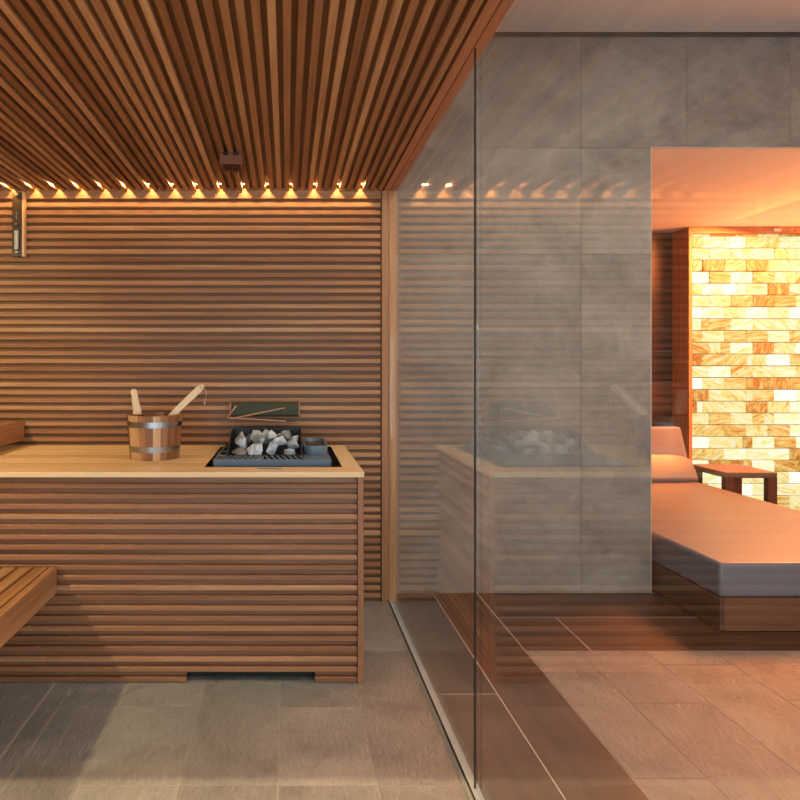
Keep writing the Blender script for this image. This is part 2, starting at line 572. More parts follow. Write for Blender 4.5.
# ------------------------------------------------------------------ stone wall with alcove opening
m = MB()
OX, OZ, WT = 2.097, 2.56, 3.200
m.box(0.42, OX - 0.006, SW + 0.008, SW + 0.22, 0.0, WT + 0.2)
m.box(OX - 0.006, 7.0, SW + 0.008, SW + 0.22, OZ + 0.10, WT + 0.2)
m.box(-2.6, 0.42, SW + 0.008, SW + 0.22, CZ + 0.2, WT + 0.2)
ws = struct(m.build('wall_back', grout_mid), 'grey stone panel wall beyond the glass', 'wall')
m = MB()
gx = [0.42, 1.087, 1.691, OX, 2.30, 2.894, 3.498, 4.10, 4.70, 5.3, 5.9, 6.5, 7.0]
gp = 0.0011
for i in range(len(gx) - 1):
    x0, x1 = gx[i], gx[i + 1]
    if x0 == OX:
        x0 = 1.691
    if x1 == OX:
        zs = [0.0, 0.73, 1.34, 1.95, OZ]
    elif x0 >= 1.69:
        zs = [OZ, WT]
    else:
        zs = [0.0, 0.73, 1.34, 1.95, OZ, WT]
    for j in range(len(zs) - 1):
        m.box(x0 + gp, x1 - gp, SW, SW + 0.012, zs[j] + gp, zs[j + 1] - gp, wt(0.25, 0.75))
m.build('stone_panels', wall_stone, ws)
m = MB()
m.box(OX - 0.005, OX, SW - 0.001, SW + 0.02, 0.0, OZ + 0.004, 0.6)
m.box(OX, 7.0, SW - 0.001, SW + 0.012, OZ, OZ + 0.004, 0.6)
m.build('edge_trim', plain('edge_profile', srgb(186, 168, 150), 0.5), ws)

# hall ceiling and shadow gap
m = MB()
m.box(-2.8, 7.0, -1.5, SW - 0.02, 3.216, 3.30)
struct(m.build('ceiling', plaster), 'white plaster ceiling of the relaxation room', 'ceiling')
m = MB()
m.box(-2.8, 7.0, SW - 0.02, SW + 0.01, 3.235, 3.30)
m.box(-2.8, 7.0, SW - 0.004, SW + 0.01, 3.198, 3.24)
struct(m.build('trim_3', plain('shadow_gap', srgb(70, 68, 64), 0.6)), 'dark shadow gap above the stone wall', 'trim')
# far right wall
m = MB()
m.box(7.0, 7.1, -1.5, 6.0, 0, 3.3)
struct(m.build('wall_right', plaster), 'plain wall on the right', 'wall')

# ------------------------------------------------------------------ alcove shell
AB = 5.62
m = MB()
m.box(OX - 0.004, 7.0, SW + 0.0125, SW + 0.3, OZ - 0.0005, OZ + 0.10)
m.box(1.9, 7.0, SW + 0.3, AB + 0.1, OZ - 0.0005, OZ + 0.10)
struct(m.build('ceiling', alcove_plaster), 'plaster ceiling of the alcove glowing orange', 'ceiling')
m = MB()
for k in range(9):
    m.box(1.9, 3.62, AB, AB + 0.05, 0.0 + k * 0.29, min(OZ, 0.288 + k * 0.29), wt(0.3, 0.8))
struct(m.build('wall_back', darkw['x']), 'dark wood boarded wall behind the daybed', 'wall')
m = MB()
m.box(1.84, 1.9, SW + 0.22, AB + 0.05, 0, OZ)
struct(m.build('wall_left', walnut['y']), 'dark wood side wall of the alcove', 'wall')

# salt wall box
SF = 5.38
SXL, SXR = 3.605, 7.0
root = thing('salt_wall', 'glowing backlit salt brick wall in a wooden frame', 'salt wall', (SXL, SF, 0))
def rel(mb_, r):
    lx, ly, lz = r.location
    mb_.v = [(a - lx, b - ly, c - lz) for a, b, c in mb_.v]
    return mb_
m = MB()
m.box(SXL, SXL + 0.028, SF, AB - 0.004, 0.002, OZ - 0.006, 0.55)
m.box(SXL + 0.028, SXR - 0.01, SF, SF + 0.05, OZ - 0.062, OZ - 0.006, 0.6)
rel(m, root).build('frame', redw['z'], root)
m = MB()
m.box(SXL + 0.028, SXR - 0.01, SF + 0.045, SF + 0.055, 0.002, OZ - 0.062)
rel(m, root).build('backlight_panel', salt_back, root)
m = MB()
zt = OZ - 0.066
bh, bw = 0.1060, 0.1965
zr = zt - 0.018
x_start = SXL + 0.030
row = 0
m.box(x_start, x_start + 0.17, SF + 0.01, SF + 0.045, zr + 0.001, zt, 0.55)
m.box(x_start + 0.172, x_start + 0.40, SF + 0.01, SF + 0.045, zr + 0.001, zt, 0.05)
for q in range(14):
    m.box(x_start + 0.402 + q * 0.2, x_start + 0.60 + q * 0.2, SF + 0.01, SF + 0.045, zr + 0.001, zt, wt(0.1, 0.8))
tintset = [0.22, 0.36, 0.44, 0.52, 0.58, 0.64, 0.68, 0.72, 0.76, 0.82, 0.9, 1.1]
while zr > 0.01:
    z0 = max(zr - bh, 0.003)
    first = bw * (0.5 if row % 2 == 0 else 0.80)
    x = x_start
    w_ = first
    while x < SXR - 0.03:
        x1 = min(x + w_, SXR - 0.012)
        tv = random.choice(tintset) + (rnd() - 0.5) * 0.06
        split = rnd() < 0.10
        pieces = [(x, x1)] if not split else [(x, x + (x1 - x) * 0.55), (x + (x1 - x) * 0.55, x1)]
        for (pa, pb) in pieces:
            dep = SF + 0.004 + rnd() * 0.006
            m.box(pa + 0.0042, pb - 0.0042, dep, SF + 0.045, z0 + 0.0042, zr - 0.0042, tv)
            tv = random.choice(tintset)
        x = x1
        w_ = bw
    zr -= bh
    row += 1
rel(m, root).build('salt_bricks', salt_m, root, bevel=0.006, seg=3)
m = MB()
m.box(4.36, 4.42, SF - 0.012, SF, OZ - 0.045, OZ - 0.020)
tag(m.build('sensor', whitep), 'small pale sensor box on the frame above the salt wall', 'sensor')

# ------------------------------------------------------------------ daybed
BX0, BX1, BY0, BY1 = 2.122, 3.44, 2.941, 5.40
root = thing('daybed', 'low wooden daybed platform in front of the glowing alcove', 'daybed', (BX0, BY0, 0))
m = MB()
m.box(BX0, BX0 + 0.022, BY0, BY1, 0.006, 0.166, 0.5)
rel(m, root).build('side_panel', darkw['y'], root, bevel=0.0015)
m = MB()
m.box(BX1 - 0.022, BX1, BY0, BY1, 0.006, 0.166, 0.5)
rel(m, root).build('side_panel', darkw['y'], root, bevel=0.0015)
m = MB()
m.box(BX0 + 0.023, BX1 - 0.023, BY0, BY0 + 0.022, 0.006, 0.166, 0.8)
rel(m, root).build('front_panel', walnut['x'], root, bevel=0.0015)
m = MB()
m.box(BX0 + 0.023, BX1 - 0.023, BY0 + 0.023, BY1, 0.02, 0.160, 0.5)
m.box(BX0 + 0.06, BX1 - 0.06, BY0 + 0.05, BY1 - 0.05, 0.0, 0.02, 0.5)
rel(m, root).build('plinth', blackm, root)

m = MB()
m.box(BX0 + 0.002, BX1, BY0 + 0.002, BY1, 0.168, 0.338, 0.5)
mt = m.build('mattress', fabric, bevel=0.016, seg=4, smooth=True)
tag(mt, 'thick slate-grey mattress on the wooden daybed', 'mattress')
def prism_x(prof, x0, x1):
    return MB().prism(prof, 'x', x0, x1)
# wedge backrest
prof = [(5.080, 0.339), (5.168, 0.57), (5.245, 0.775), (5.33, 0.775), (5.38, 0.339)]
bc = prism_x(prof, BX0 + 0.01, BX1 + 0.005).build('back_cushion', fabric2, bevel=0.018, seg=4, smooth=True)
tag(bc, 'upright grey back cushion at the head of the daybed', 'back cushion')

# pillow leaning in front of it: rounded wedge, bulging
def pillow(name, x0, x1, prof, mat):
    mb_ = MB()
    n = 18
    rings = []
    for i in range(n + 1):
        u = i / n
        e = 1 - abs(2 * u - 1) ** 10 * 0.30
        cx = sum(p[0] for p in prof) / len(prof)
        cz = sum(p[1] for p in prof) / len(prof)
        ring = [(x0 + (x1 - x0) * u, cx + (a - cx) * e, 0.339 + (b_ - 0.339) * (0.35 + 0.65 * e)) for a, b_ in prof]
        rings.append(ring)
    k = len(prof)
    vs_ = [p for r_ in rings for p in r_]
    fs = [(i * k + j, i * k + (j + 1) % k, (i + 1) * k + (j + 1) % k, (i + 1) * k + j) for i in range(n) for j in range(k)]
    fs += [tuple(reversed(range(k))), tuple(range(n * k, (n + 1) * k))]
    mb_.add(vs_, fs, 0.5)
    return mb_.build(name, mat, smooth=True, bevel=0.006, seg=2)
pp = [(4.99, 0.341), (4.985, 0.37), (5.02, 0.43), (5.085, 0.52), (5.12, 0.556), (5.148, 0.548), (5.110, 0.47), (5.078, 0.39), (5.062, 0.341)]
pl = pillow('pillow', BX0 + 0.02, BX1 - 0.003, pp, fabric)
tag(pl, 'long grey pillow leaning on the back cushion of the daybed', 'pillow')

# ------------------------------------------------------------------ side table
TX, TY = 3.50, 4.785
root = thing('side_table', 'low square wooden side table between daybed and salt wall', 'table', (TX, TY, 0))
tw, td, th = 0.412, 0.42, 0.458
m = MB(); m.box(0, tw, 0, td, th - 0.018, th, 0.7)
m.build('tabletop', walnut['x'], root, bevel=0.002)
m = MB(); m.box(0.002, tw - 0.002, 0.002, 0.022, th - 0.044, th - 0.018, 0.4)
m.build('apron', walnut['x'], root)
m = MB(); m.box(0.002, tw - 0.002, td - 0.022, td - 0.002, th - 0.044, th - 0.018, 0.4)
m.build('apron', walnut['x'], root)
for sx in (0.002, tw - 0.022):
    m = MB(); m.box(sx, sx + 0.02, 0.022, td - 0.022, th - 0.044, th - 0.018, 0.4)
    m.build('apron', walnut['y'], root)
for sx in (0.0, tw - 0.072):
    for sy in (0.0, td - 0.05):
        m = MB(); m.box(sx, sx + 0.072, sy + 0.001, sy + 0.05, 0.0, th - 0.044, 0.45)
        m.build('leg', walnut['z'], root, bevel=0.002)

# ------------------------------------------------------------------ glass partition
root = thing('window_1', 'frameless glass partition between sauna and stone wall', 'glass partition', (GX, 0, 0))
del root['label'], root['category']
struct(root, 'frameless glass partition between sauna and stone wall', 'glass partition')
JY = 1.834
m = MB(); m.box(-0.005, 0.005, JY + 0.002, BW - 0.007, 0.012, CZ + 0.018)
m.build('glass_pane', glass, root)
m = MB(); m.box(-0.001, 0.009, FRONT + 0.02, JY - 0.002, 0.012, CZ + 0.018)
m.build('glass_pane', glass, root)
m = MB(); m.box(-0.003, 0.004, JY - 0.0012, JY + 0.0012, 0.012, CZ)
m.build('glass_seam', glass_edge, root)
m = MB()
m.box(-0.0125, -0.006, -0.4, BW - 0.004, -0.01, 0.013)
m.box(0.010, 0.0125, -0.4, BW - 0.004, -0.01, 0.013)
m.box(-0.0125, 0.0125, -0.4, BW - 0.004, -0.01, 0.009)
m.build('floor_track', alu, root)

# ------------------------------------------------------------------ counter cabinet with heater recess
KX1, KX0, KY0, KY1, KZ = 0.3165, XL + 0.004, 2.461, BW - 0.003, 0.869
root = thing('heater_counter', 'long slatted cedar counter with pale top housing the sauna heater', 'counter', (KX1, KY0, 0))
def kb(mb_, name, mat, **kw):
    return rel(mb_, root).build(name, mat, root, **kw)
RX0, RX1, RY0, RY1 = -0.357, 0.238, 2.598, 3.27
# top: planks left of the recess, frame around it
m = MB()
ny = 6
for i in range(ny):
    y0 = KY0 + 0.125 + (KY1 - KY0 - 0.125) * i / ny
    y1 = KY0 + 0.125 + (KY1 - KY0 - 0.125) * (i + 1) / ny
    m.box(KX0, RX0 - 0.0, y0 + 0.001, y1 - 0.001, KZ - 0.022, KZ, wt(0.3, 0.8), 0.0015, 'x')
m.box(KX0, KX1, KY0, KY0 + 0.124, KZ - 0.022, KZ, 0.6, 0.0015, 'x')
m.box(RX0, RX1, RY1, KY1, KZ - 0.022, KZ, 0.5, 0.0015, 'x')
kb(m, 'countertop', pale['x'])
m = MB()
m.box(RX1, KX1, KY0 + 0.125, KY1, KZ - 0.022, KZ, 0.75, 0.0015, 'y')
kb(m, 'countertop_end_frame', pale['y'])
# recess well
m = MB()
zb = KZ - 0.11
m.box(RX0 - 0.006, RX0, RY0 - 0.006, RY1 + 0.006, zb, KZ - 0.003)
m.box(RX1, RX1 + 0.006, RY0 - 0.006, RY1 + 0.006, zb, KZ - 0.003)
m.box(RX0, RX1, RY0 - 0.006, RY0, zb, KZ - 0.003)
m.box(RX0, RX1, RY1, RY1 + 0.006, zb, KZ - 0.003)
m.box(RX0 - 0.006, RX1 + 0.006, RY0 - 0.006, RY1 + 0.006, zb - 0.006, zb)
kb(m, 'recess_well', recess_m)
# front slats
NX0, NX1, NZ = -0.414, 0.115, 0.040
m = MB()
m.box(KX0, NX0 - 0.002, KY0 + 0.028, KY0 + 0.042, 0.004, KZ - 0.022, 0.35)
m.box(NX0 - 0.002, NX1 + 0.002, KY0 + 0.028, KY0 + 0.042, NZ + 0.002, KZ - 0.022, 0.35)
m.box(NX1 + 0.002, KX1 - 0.026, KY0 + 0.028, KY0 + 0.042, 0.004, KZ - 0.022, 0.35)
kb(m, 'front_backing', front['x'])
m = MB()
zc = 0.0125
first = True
while zc < KZ - 0.03:
    t_ = wt(0.3, 0.75)
    if first:
        m.box(KX0, NX0, KY0 + 0.008, KY0 + 0.030, zc - 0.0108, zc + 0.0108, t_, 0.003, 'x')
        m.box(NX1, KX1 - 0.028, KY0 + 0.008, KY0 + 0.030, zc - 0.0108, zc + 0.0108, t_, 0.003, 'x')
        first = False
    else:
        m.box(KX0, KX1 - 0.028, KY0 + 0.008, KY0 + 0.030, zc - 0.0108, zc + 0.0108, t_, 0.003, 'x')
    zc += 0.0419
kb(m, 'front_slats', front['x'])
m = MB()
m.box(KX1 - 0.026, KX1 - 0.002, KY0 + 0.003, KY0 + 0.028, 0.0, KZ - 0.022, 0.5, 0.0015, 'z')
kb(m, 'corner_post', front['z'])
m = MB()
m.box(KX1 - 0.035, KX1 - 0.022, KY0 + 0.043, KY1, 0.004, KZ - 0.022, 0.35)
kb(m, 'side_backing', cedar['y'])
m = MB()
zc = 0.0125
while zc < KZ - 0.03:
    m.box(KX1 - 0.022, KX1 - 0.001, KY0 + 0.030, KY1, zc - 0.0108, zc + 0.0108, wt(0.3, 0.85), 0.003, 'y')
    zc += 0.0419
kb(m, 'side_slats', cedar['y'])
m = MB()
m.box(NX0 - 0.05, NX1 + 0.05, KY0 + 0.060, KY0 + 0.07, 0.0, 0.2)
kb(m, 'toe_kick', blackm)
m = MB()
m.box(-0.125, -0.022, KY0 + 0.060, KY0 + 0.086, KZ, KZ + 0.0016)
kb(m, 'name_plate', steel)

# ------------------------------------------------------------------ benches
def bench(name, label, x0, x1, y0, y1, zt_, h, slat_w, n, rail, supports):
    r = thing(name, label, 'bench', (x1, y0, 0))
    mb1 = MB()
    mb1.box(x1 - rail, x1, y0, y1, zt_ - h, zt_, 0.62)
    rel(mb1, r).build('edge_rail', cedar['y'], r, bevel=0.002)
    for ya in (y0, (y0 + y1) / 2, y1 - 0.03):
        mb2 = MB()
        mb2.box(x0, x1 - rail, ya, ya + 0.03, zt_ - h, zt_ - 0.026, 0.45)
        rel(mb2, r).build('cross_rail', cedar['x'], r)
    step = (x1 - rail - x0) / n
    for i in range(n):
        xa = x0 + step * i + (step - slat_w) * 0.5
        mm = MB()
        mm.box(xa, xa + slat_w, y0, y1, zt_ - 0.026, zt_, wt(0.4, 0.8))
        rel(mm, r).build('slat', cedar['y'], r, bevel=0.002)
    for (sx, sy) in supports:
        mm = MB()
        mm.box(sx, sx + 0.05, sy, sy + 0.05, 0.0, zt_ - h, 0.5)
        rel(mm, r).build('leg', cedar['z'], r)
    return r
bench('sauna_bench', 'lower slatted cedar bench at the left in front of the counter', -1.56, -0.943, 0.55, KY0 - 0.002, 0.480, 0.107,
      0.051, 9, 0.030, [(-1.55, 0.6), (-1.55, 2.35)])
bench('sauna_bench', 'upper cedar bench, only its end showing over the counter top at left', XL + 0.003, -1.450, 0.55, BW - 0.003, 1.001, 0.104,
      0.048, 10, 0.030, [(XL + 0.003, 0.6), (XL + 0.003, 2.35)])

# ------------------------------------------------------------------ water bucket
BC = (-0.629, 2.857, KZ)
root = thing('sauna_bucket', 'wooden stave bucket with two steel hoops on the counter', 'bucket', (BC[0], BC[1], BC[2] + 0.0005))
m = MB()
NS = 22
H, R0, R1 = 0.205, 0.1135, 0.130
def rad(z_):
    return R0 + (R1 - R0) * z_ / H
palette = [0.15, 0.85, 0.35, 0.6, 0.2, 0.95, 0.45, 0.7, 0.3, 0.55, 0.9, 0.25]
for k in range(NS):
    a0 = 2 * math.pi * (k + 0.01) / NS
    a1 = 2 * math.pi * (k + 0.99) / NS
    q = 4
    vs_ = []
    for z_ in (0.0, H):
        for (rr) in (rad(z_), rad(z_) - 0.014):
            for i in range(q + 1):
                a = a0 + (a1 - a0) * i / q
                vs_.append((rr * math.cos(a), rr * math.sin(a), z_))
    n = q + 1
    fs = []
    for i in range(q):
        fs.append((i, i + 1, 2 * n + i + 1, 2 * n + i))
        fs.append((n + i + 1, n + i, 3 * n + i, 3 * n + i + 1))
        fs.append((2 * n + i, 2 * n + i + 1, 3 * n + i + 1, 3 * n + i))
        fs.append((i + 1, i, n + i, n + i + 1))
    fs.append((0, n, 3 * n, 2 * n))
    fs.append((q, 2 * n + q, 3 * n + q, n + q))
    m.add(vs_, fs, palette[(k * 5) % 12])
m.build('staves', cedar['z'], root, smooth=True)
m = MB()
m.lathe([(0.0995, 0.012), (0.1005, 0.022)], n=40)
m.build('bottom', cedar['x'], root)
for zc, hh in ((0.164, 0.026), (0.050, 0.026)):
    m = MB()
    r_a, r_b = rad(zc - hh / 2), rad(zc + hh / 2)
    m.lathe([(r_a + 0.0002, zc - hh / 2), (r_a + 0.0022, zc - hh / 2), (r_b + 0.0022, zc + hh / 2), (r_b + 0.0002, zc + hh / 2)], n=64, closed=True)
    m.build('hoop', steel, root, smooth=True)
# raised stave handle on the left, shaped
m = MB()
ax = -0.118
prof = []
zs = [0.0, 0.02, 0.05, 0.075, 0.095, 0.103, 0.106]
ws_ = [0.020, 0.019, 0.0165, 0.0145, 0.016, 0.011, 0.004]
xo = [0.022, 0.021, 0.014, 0.010, 0.006, 0.005, 0.004]
left = [(ax + xo[i] - ws_[i] , H - 0.002 + zs[i] * 1.16) for i in range(7)]
right = [(ax + xo[i] + ws_[i] , H - 0.002 + zs[i] * 1.16) for i in range(7)]
prof = right + left[::-1]
m.prism(prof, 'y', -0.008, 0.008, 0.85)
hd = m.build('handle', pale['z'], root, bevel=0.003, seg=2)
hd.location = (0.010, 0.012, 0.0)

# ladle leaning in the bucket
LR = thing('ladle', 'pale wooden ladle leaning in the stave bucket', 'ladle', (BC[0], BC[1], KZ + 0.024))
m = MB()
p0 = Vector((-0.050, -0.015, 0.030))
p1 = Vector((0.232, 0.0, 0.322))
dirv = (p1 - p0).normalized()
side = Vector((dirv.z, 0, -dirv.x)).normalized()
nrm = dirv.cross(side).normalized()
N = 16
vs_, fs = [], []
Lh = (p1 - p0).length
for i in range(N + 1):
    u = i / N
    wd = 0.0125 + 0.0045 * u
    if u > 0.94:
        wd *= math.sqrt(max(0.05, 1 - ((u - 0.94) / 0.06) ** 2 * 0.85))
    bow = 0.013 * math.sin(math.pi * u) 
    c = p0 + dirv * Lh * u - side * bow * 0.5
    th_ = 0.0055
    for s1, s2 in ((-1, -1), (1, -1), (1, 1), (-1, 1)):
        vs_.append(c + side * wd * s1 + nrm * th_ * s2)
for i in range(N):
    for k in range(4):
        fs.append((i * 4 + k, i * 4 + (k + 1) % 4, (i + 1) * 4 + (k + 1) % 4, (i + 1) * 4 + k))
fs += [(3, 2, 1, 0), tuple(range(N * 4, N * 4 + 4))]
m.add(vs_, fs, 0.75)
lh = m.build('handle', pale['z'], LR, bevel=0.002)
m = MB()
m.lathe([(0.018, 0.0), (0.030, 0.008), (0.036, 0.028), (0.034, 0.028), (0.028, 0.010), (0.016, 0.003)], c=(-0.048, -0.015, 0.004), n=28)
m.build('scoop', pale['x'], LR, smooth=True)
m = MB()
hole = p1 - dirv * 0.018
m.tube([hole + nrm * 0.008, hole - nrm * 0.008], 0.0035, 10)
m.build('hang_hole', blackm, lh)
m = MB()
st = [hole - Vector((0, 0.008, 0)), hole + Vector((0.012, -0.010, 0.0)), hole + Vector((0.024, -0.009, -0.012)),
      hole + Vector((0.027, -0.008, -0.035)), hole + Vector((0.022, -0.008, -0.058)), hole + Vector((0.018, -0.008, -0.070))]
m.tube(st, 0.0016, 6)
m.tube([st[-1], st[-1] + Vector((0.001, 0, -0.010))], 0.0035, 6)
m.build('cord', string_m, lh)

# ------------------------------------------------------------------ heater
HX0, HX1, HY0, HY1, HZ = -0.330, 0.198, 2.668, 3.235, 0.888
root = thing('sauna_heater', 'blue-grey built-in sauna heater with slotted rim and stone box', 'heater', (HX0, HY0, zb))
m = MB()
GX0, GX1, GY0, GY1 = -0.275, 0.066, 2.805, 3.17      # stone box
# housing walls
m.box(HX0, HX1, HY0, HY0 + 0.008, zb, HZ - 0.006)
m.box(HX0, HX1, HY1 - 0.008, HY1, zb, HZ - 0.006)
m.box(HX0, HX0 + 0.008, HY0, HY1, zb, HZ - 0.006)
m.box(HX1 - 0.008, HX1, HY0, HY1, zb, HZ - 0.006)
rel(m, root).build('housing', heater_metal, root, bevel=0.004)
m = MB()
m.box(HX0 + 0.01, HX1 - 0.01, HY0 + 0.01, HY1 - 0.01, zb + 0.004, zb + 0.02)
rel(m, root).build('dark_inner', blackm, root)
# slotted front rim: slanted bars mirrored about the middle
m = MB()
y0, y1 = HY0 + 0.014, GY0 - 0.006
m.box(HX0, HX1, HY0, y0, HZ - 0.008, HZ)
m.box(HX0 + 0.0, HX1 - 0.115, y1, y1 + 0.008, HZ - 0.008, HZ)
mid = (HX0 + GX1) / 2 + 0.012
nb = 7
for half, sgn in ((0, 1), (1, -1)):
    xa0 = HX0 + 0.035 if half == 0 else mid + 0.005
    xa1 = mid - 0.006 if half == 0 else GX1 + 0.004
    for i in range(nb + 1):
        x = xa0 + (xa1 - xa0) * i / nb
        sl = 0.011 * sgn
        m.add([(x - 0.0062 - sl, y0 - 0.001, HZ - 0.007), (x + 0.0062 - sl, y0 - 0.001, HZ - 0.007), (x + 0.0062 + sl, y1 + 0.001, HZ - 0.007), (x - 0.0062 + sl, y1 + 0.001, HZ - 0.007),
               (x - 0.0062 - sl, y0 - 0.001, HZ - 0.0005), (x + 0.0062 - sl, y0 - 0.001, HZ - 0.0005), (x + 0.0062 + sl, y1 + 0.001, HZ - 0.0005), (x - 0.0062 + sl, y1 + 0.001, HZ - 0.0005)],
              [(0, 3, 2, 1), (4, 5, 6, 7), (0, 1, 5, 4), (1, 2, 6, 5), (2, 3, 7, 6), (3, 0, 4, 7)])
m.box(mid - 0.012, mid + 0.012, y0, y1, HZ - 0.007, HZ - 0.0008)
m.box(HX0, HX0 + 0.018, y0, y1, HZ - 0.007, HZ - 0.0008)
# left column
m.box(HX0, HX0 + 0.012, y1, HY1, HZ - 0.008, HZ)
m.box(GX0 - 0.014, GX0 - 0.002, y1, HY1, HZ - 0.008, HZ)
for q in range(4):
    yy = y1 + 0.008 + (HY1 - y1 - 0.024) * q / 3
    m.box(HX0 + 0.012, GX0 - 0.014, yy, yy + 0.026, HZ - 0.008, HZ - 0.0005)
m.box(HX0, HX1, HY1 - 0.025, HY1, HZ - 0.008, HZ)
# right deck under the water cup
m.box(GX1 + 0.012, HX1, y0, HY1, HZ - 0.008, HZ - 0.001)
rel(m, root).build('slotted_rim', heater_metal, root, bevel=0.0015)
# stone box: raised back and side walls tapering down to the front
m = MB()
zt2 = 0.978
t_ = 0.006
m.box(GX0 - 0.004, GX1 + 0.004, GY1, GY1 + t_, zb + 0.02, zt2)
m.box(GX0, GX1, GY0 - t_, GY0, zb + 0.02, HZ + 0.001)
for gx_, fl_ in ((GX0 - t_, 0.0), (GX1, 0.0)):
    prof = [(GY0 - t_, zb + 0.02), (GY1 + t_, zb + 0.02), (GY1 + t_, zt2), (GY1 - 0.17, zt2), (GY0 - t_, HZ + 0.004)]
    m.prism(prof, 'x', gx_, gx_ + t_)
m.box(GX0, GX1, GY0, GY1, 0.850, 0.862)
rel(m, root).build('stone_box', heater_dark, root)
# water cup on the right
m = MB()
cx0, cx1, cy0, cy1 = GX1 + 0.012, HX1 - 0.004, 2.80, 3.13
def rrect(x0, x1, y0, y1, r, n=6):
    pts = []
    for cx_, cy_, a0 in ((x1 - r, y0 + r, -90), (x1 - r, y1 - r, 0), (x0 + r, y1 - r, 90), (x0 + r, y0 + r, 180)):
        for i in range(n + 1):
            a = R(a0 + 90 * i / n)
            pts.append((cx_ + r * math.cos(a), cy_ + r * math.sin(a)))
    return pts
loops = [(0.006, 0.0), (0.0, 0.038), (0.0, 0.044), (0.010, 0.044), (0.014, 0.032), (0.018, 0.024)]
vs_, fs = [], []
nn = 28
for ins, z_ in loops:
    for (a, b_) in rrect(cx0 + ins, cx1 - ins, cy0 + ins, cy1 - ins, 0.045 - ins * 0.5):
        vs_.append((a, b_, HZ - 0.001 + z_))
for i in range(len(loops) - 1):
    for k in range(nn):
        fs.append((i * nn + k, i * nn + (k + 1) % nn, (i + 1) * nn + (k + 1) % nn, (i + 1) * nn + k))
fs.append(tuple(reversed(range(nn))))
fs.append(tuple(range((len(loops) - 1) * nn, len(loops) * nn)))
m.add(vs_, fs)
rel(m, root).build('water_cup', heater_metal, root, smooth=True)
m = MB()
pts = rrect(cx0 + 0.018, cx1 - 0.018, cy0 + 0.018, cy1 - 0.018, 0.035)
m.add([(a, b_, HZ + 0.0305) for a, b_ in pts] + [(a, b_, HZ + 0.0232) for a, b_ in pts],
      [tuple(range(nn)), tuple(reversed(range(nn, 2 * nn)))] + [(i, nn + i, nn + (i + 1) % nn, (i + 1) % nn) for i in range(nn)])
rel(m, root).build('cup_water', plain('dark_water', srgb(70, 52, 40), 0.08), root)

# stones
def rock(cx_, cy_, cz_, sx, sy, sz, tint, label, seed):
    rr = random.Random(seed)
    bm = bmesh.new()
    for _ in range(13):
        v = Vector((rr.gauss(0, 1), rr.gauss(0, 1), rr.gauss(0, 1))).normalized() * (0.75 + 0.5 * rr.random())
        bm.verts.new((v.x * sx, v.y * sy, v.z * sz))
    res = bmesh.ops.convex_hull(bm, input=bm.verts)
    for g_ in [e for e in res['geom_interior'] if isinstance(e, bmesh.types.BMVert)]:
        bm.verts.remove(g_)
    me = bpy.data.meshes.new('heater_stone')
    bm.to_mesh(me)
    bm.free()
    at = me.attributes.new('tint', 'FLOAT', 'POINT')
    at.data.foreach_set('value', [tint] * len(me.vertices))
    me.materials.append(rock_m)
    o = bpy.data.objects.new('heater_stone', me)
    o.location = (cx_, cy_, cz_)
    o.rotation_euler = (rr.random(), rr.random(), rr.random() * 6)
    col.objects.link(o)
    b = o.modifiers.new('bevel', 'BEVEL')
    b.width = 0.002
    b.segments = 2
    tag(o, label, 'stone', 'stones in the sauna heater')
    return o
HL = 'pale grey heater stone lying in the stone box of the sauna heater'
stones = [
    # front row
    (-0.225, 2.800, 0.893, 0.040, 0.034, 0.030, 0.30, 'brownish stone at the front left of the heater stone box'),
    (-0.150, 2.800, 0.900, 0.043, 0.034, 0.036, 0.80, 'pale bluish stone at the front of the stone box, second from left'),
    (-0.070, 2.805, 0.902, 0.036, 0.034, 0.034, 0.60, 'grey stone in the middle of the stone box front'),
    (0.012, 2.800, 0.898, 0.032, 0.034, 0.032, 0.62, 'grey stone at the front right corner of the stone box'),
    # second row
    (-0.215, 2.885, 0.925, 0.040, 0.034, 0.036, 0.55, 'grey stone behind the brownish front left stone'),
    (-0.135, 2.885, 0.934, 0.036, 0.036, 0.042, 0.40, 'greenish brown stone in the second row of the heater stones'),
    (-0.040, 2.890, 0.928, 0.050, 0.036, 0.036, 0.85, 'large whitish stone in the middle of the stone box'),
    (0.030, 2.885, 0.920, 0.028, 0.034, 0.032, 0.50, 'small grey stone against the right wall of the stone box'),
    # third row
    (-0.225, 2.975, 0.937, 0.036, 0.036, 0.032, 0.60, 'grey stone at the left in the third row of heater stones'),
    (-0.150, 2.970, 0.955, 0.038, 0.034, 0.036, 0.70, 'pale stone standing up on top of the heater pile at left'),
    (-0.070, 2.975, 0.950, 0.034, 0.036, 0.034, 0.90, 'white grey angular stone at the top of the heater pile'),
    (0.000, 2.970, 0.948, 0.030, 0.034, 0.040, 0.25, 'brown streaked stone at the top right of the heater pile'),
    (0.040, 2.985, 0.930, 0.022, 0.038, 0.036, 0.75, 'slanted pale stone at the right rear of the heater pile'),
    (-0.190, 3.060, 0.935, 0.040, 0.036, 0.034, 0.45, 'shaded grey stone at the back left of the stone box'),
    (-0.100, 3.060, 0.940, 0.040, 0.036, 0.034, 0.65, 'shaded grey stone at the back middle of the stone box'),
    (-0.015, 3.060, 0.938, 0.038, 0.036, 0.032, 0.45, 'shaded grey stone at the back right of the stone box'),
]
for i, s in enumerate(stones):
    rock(s[0], s[1] + 0.045 - (s[1] - 2.8) * 0.15, s[2] + 0.002, s[3] * 1.1, s[4], s[5] * 1.06, *s[6:], seed=100 + i * 7)
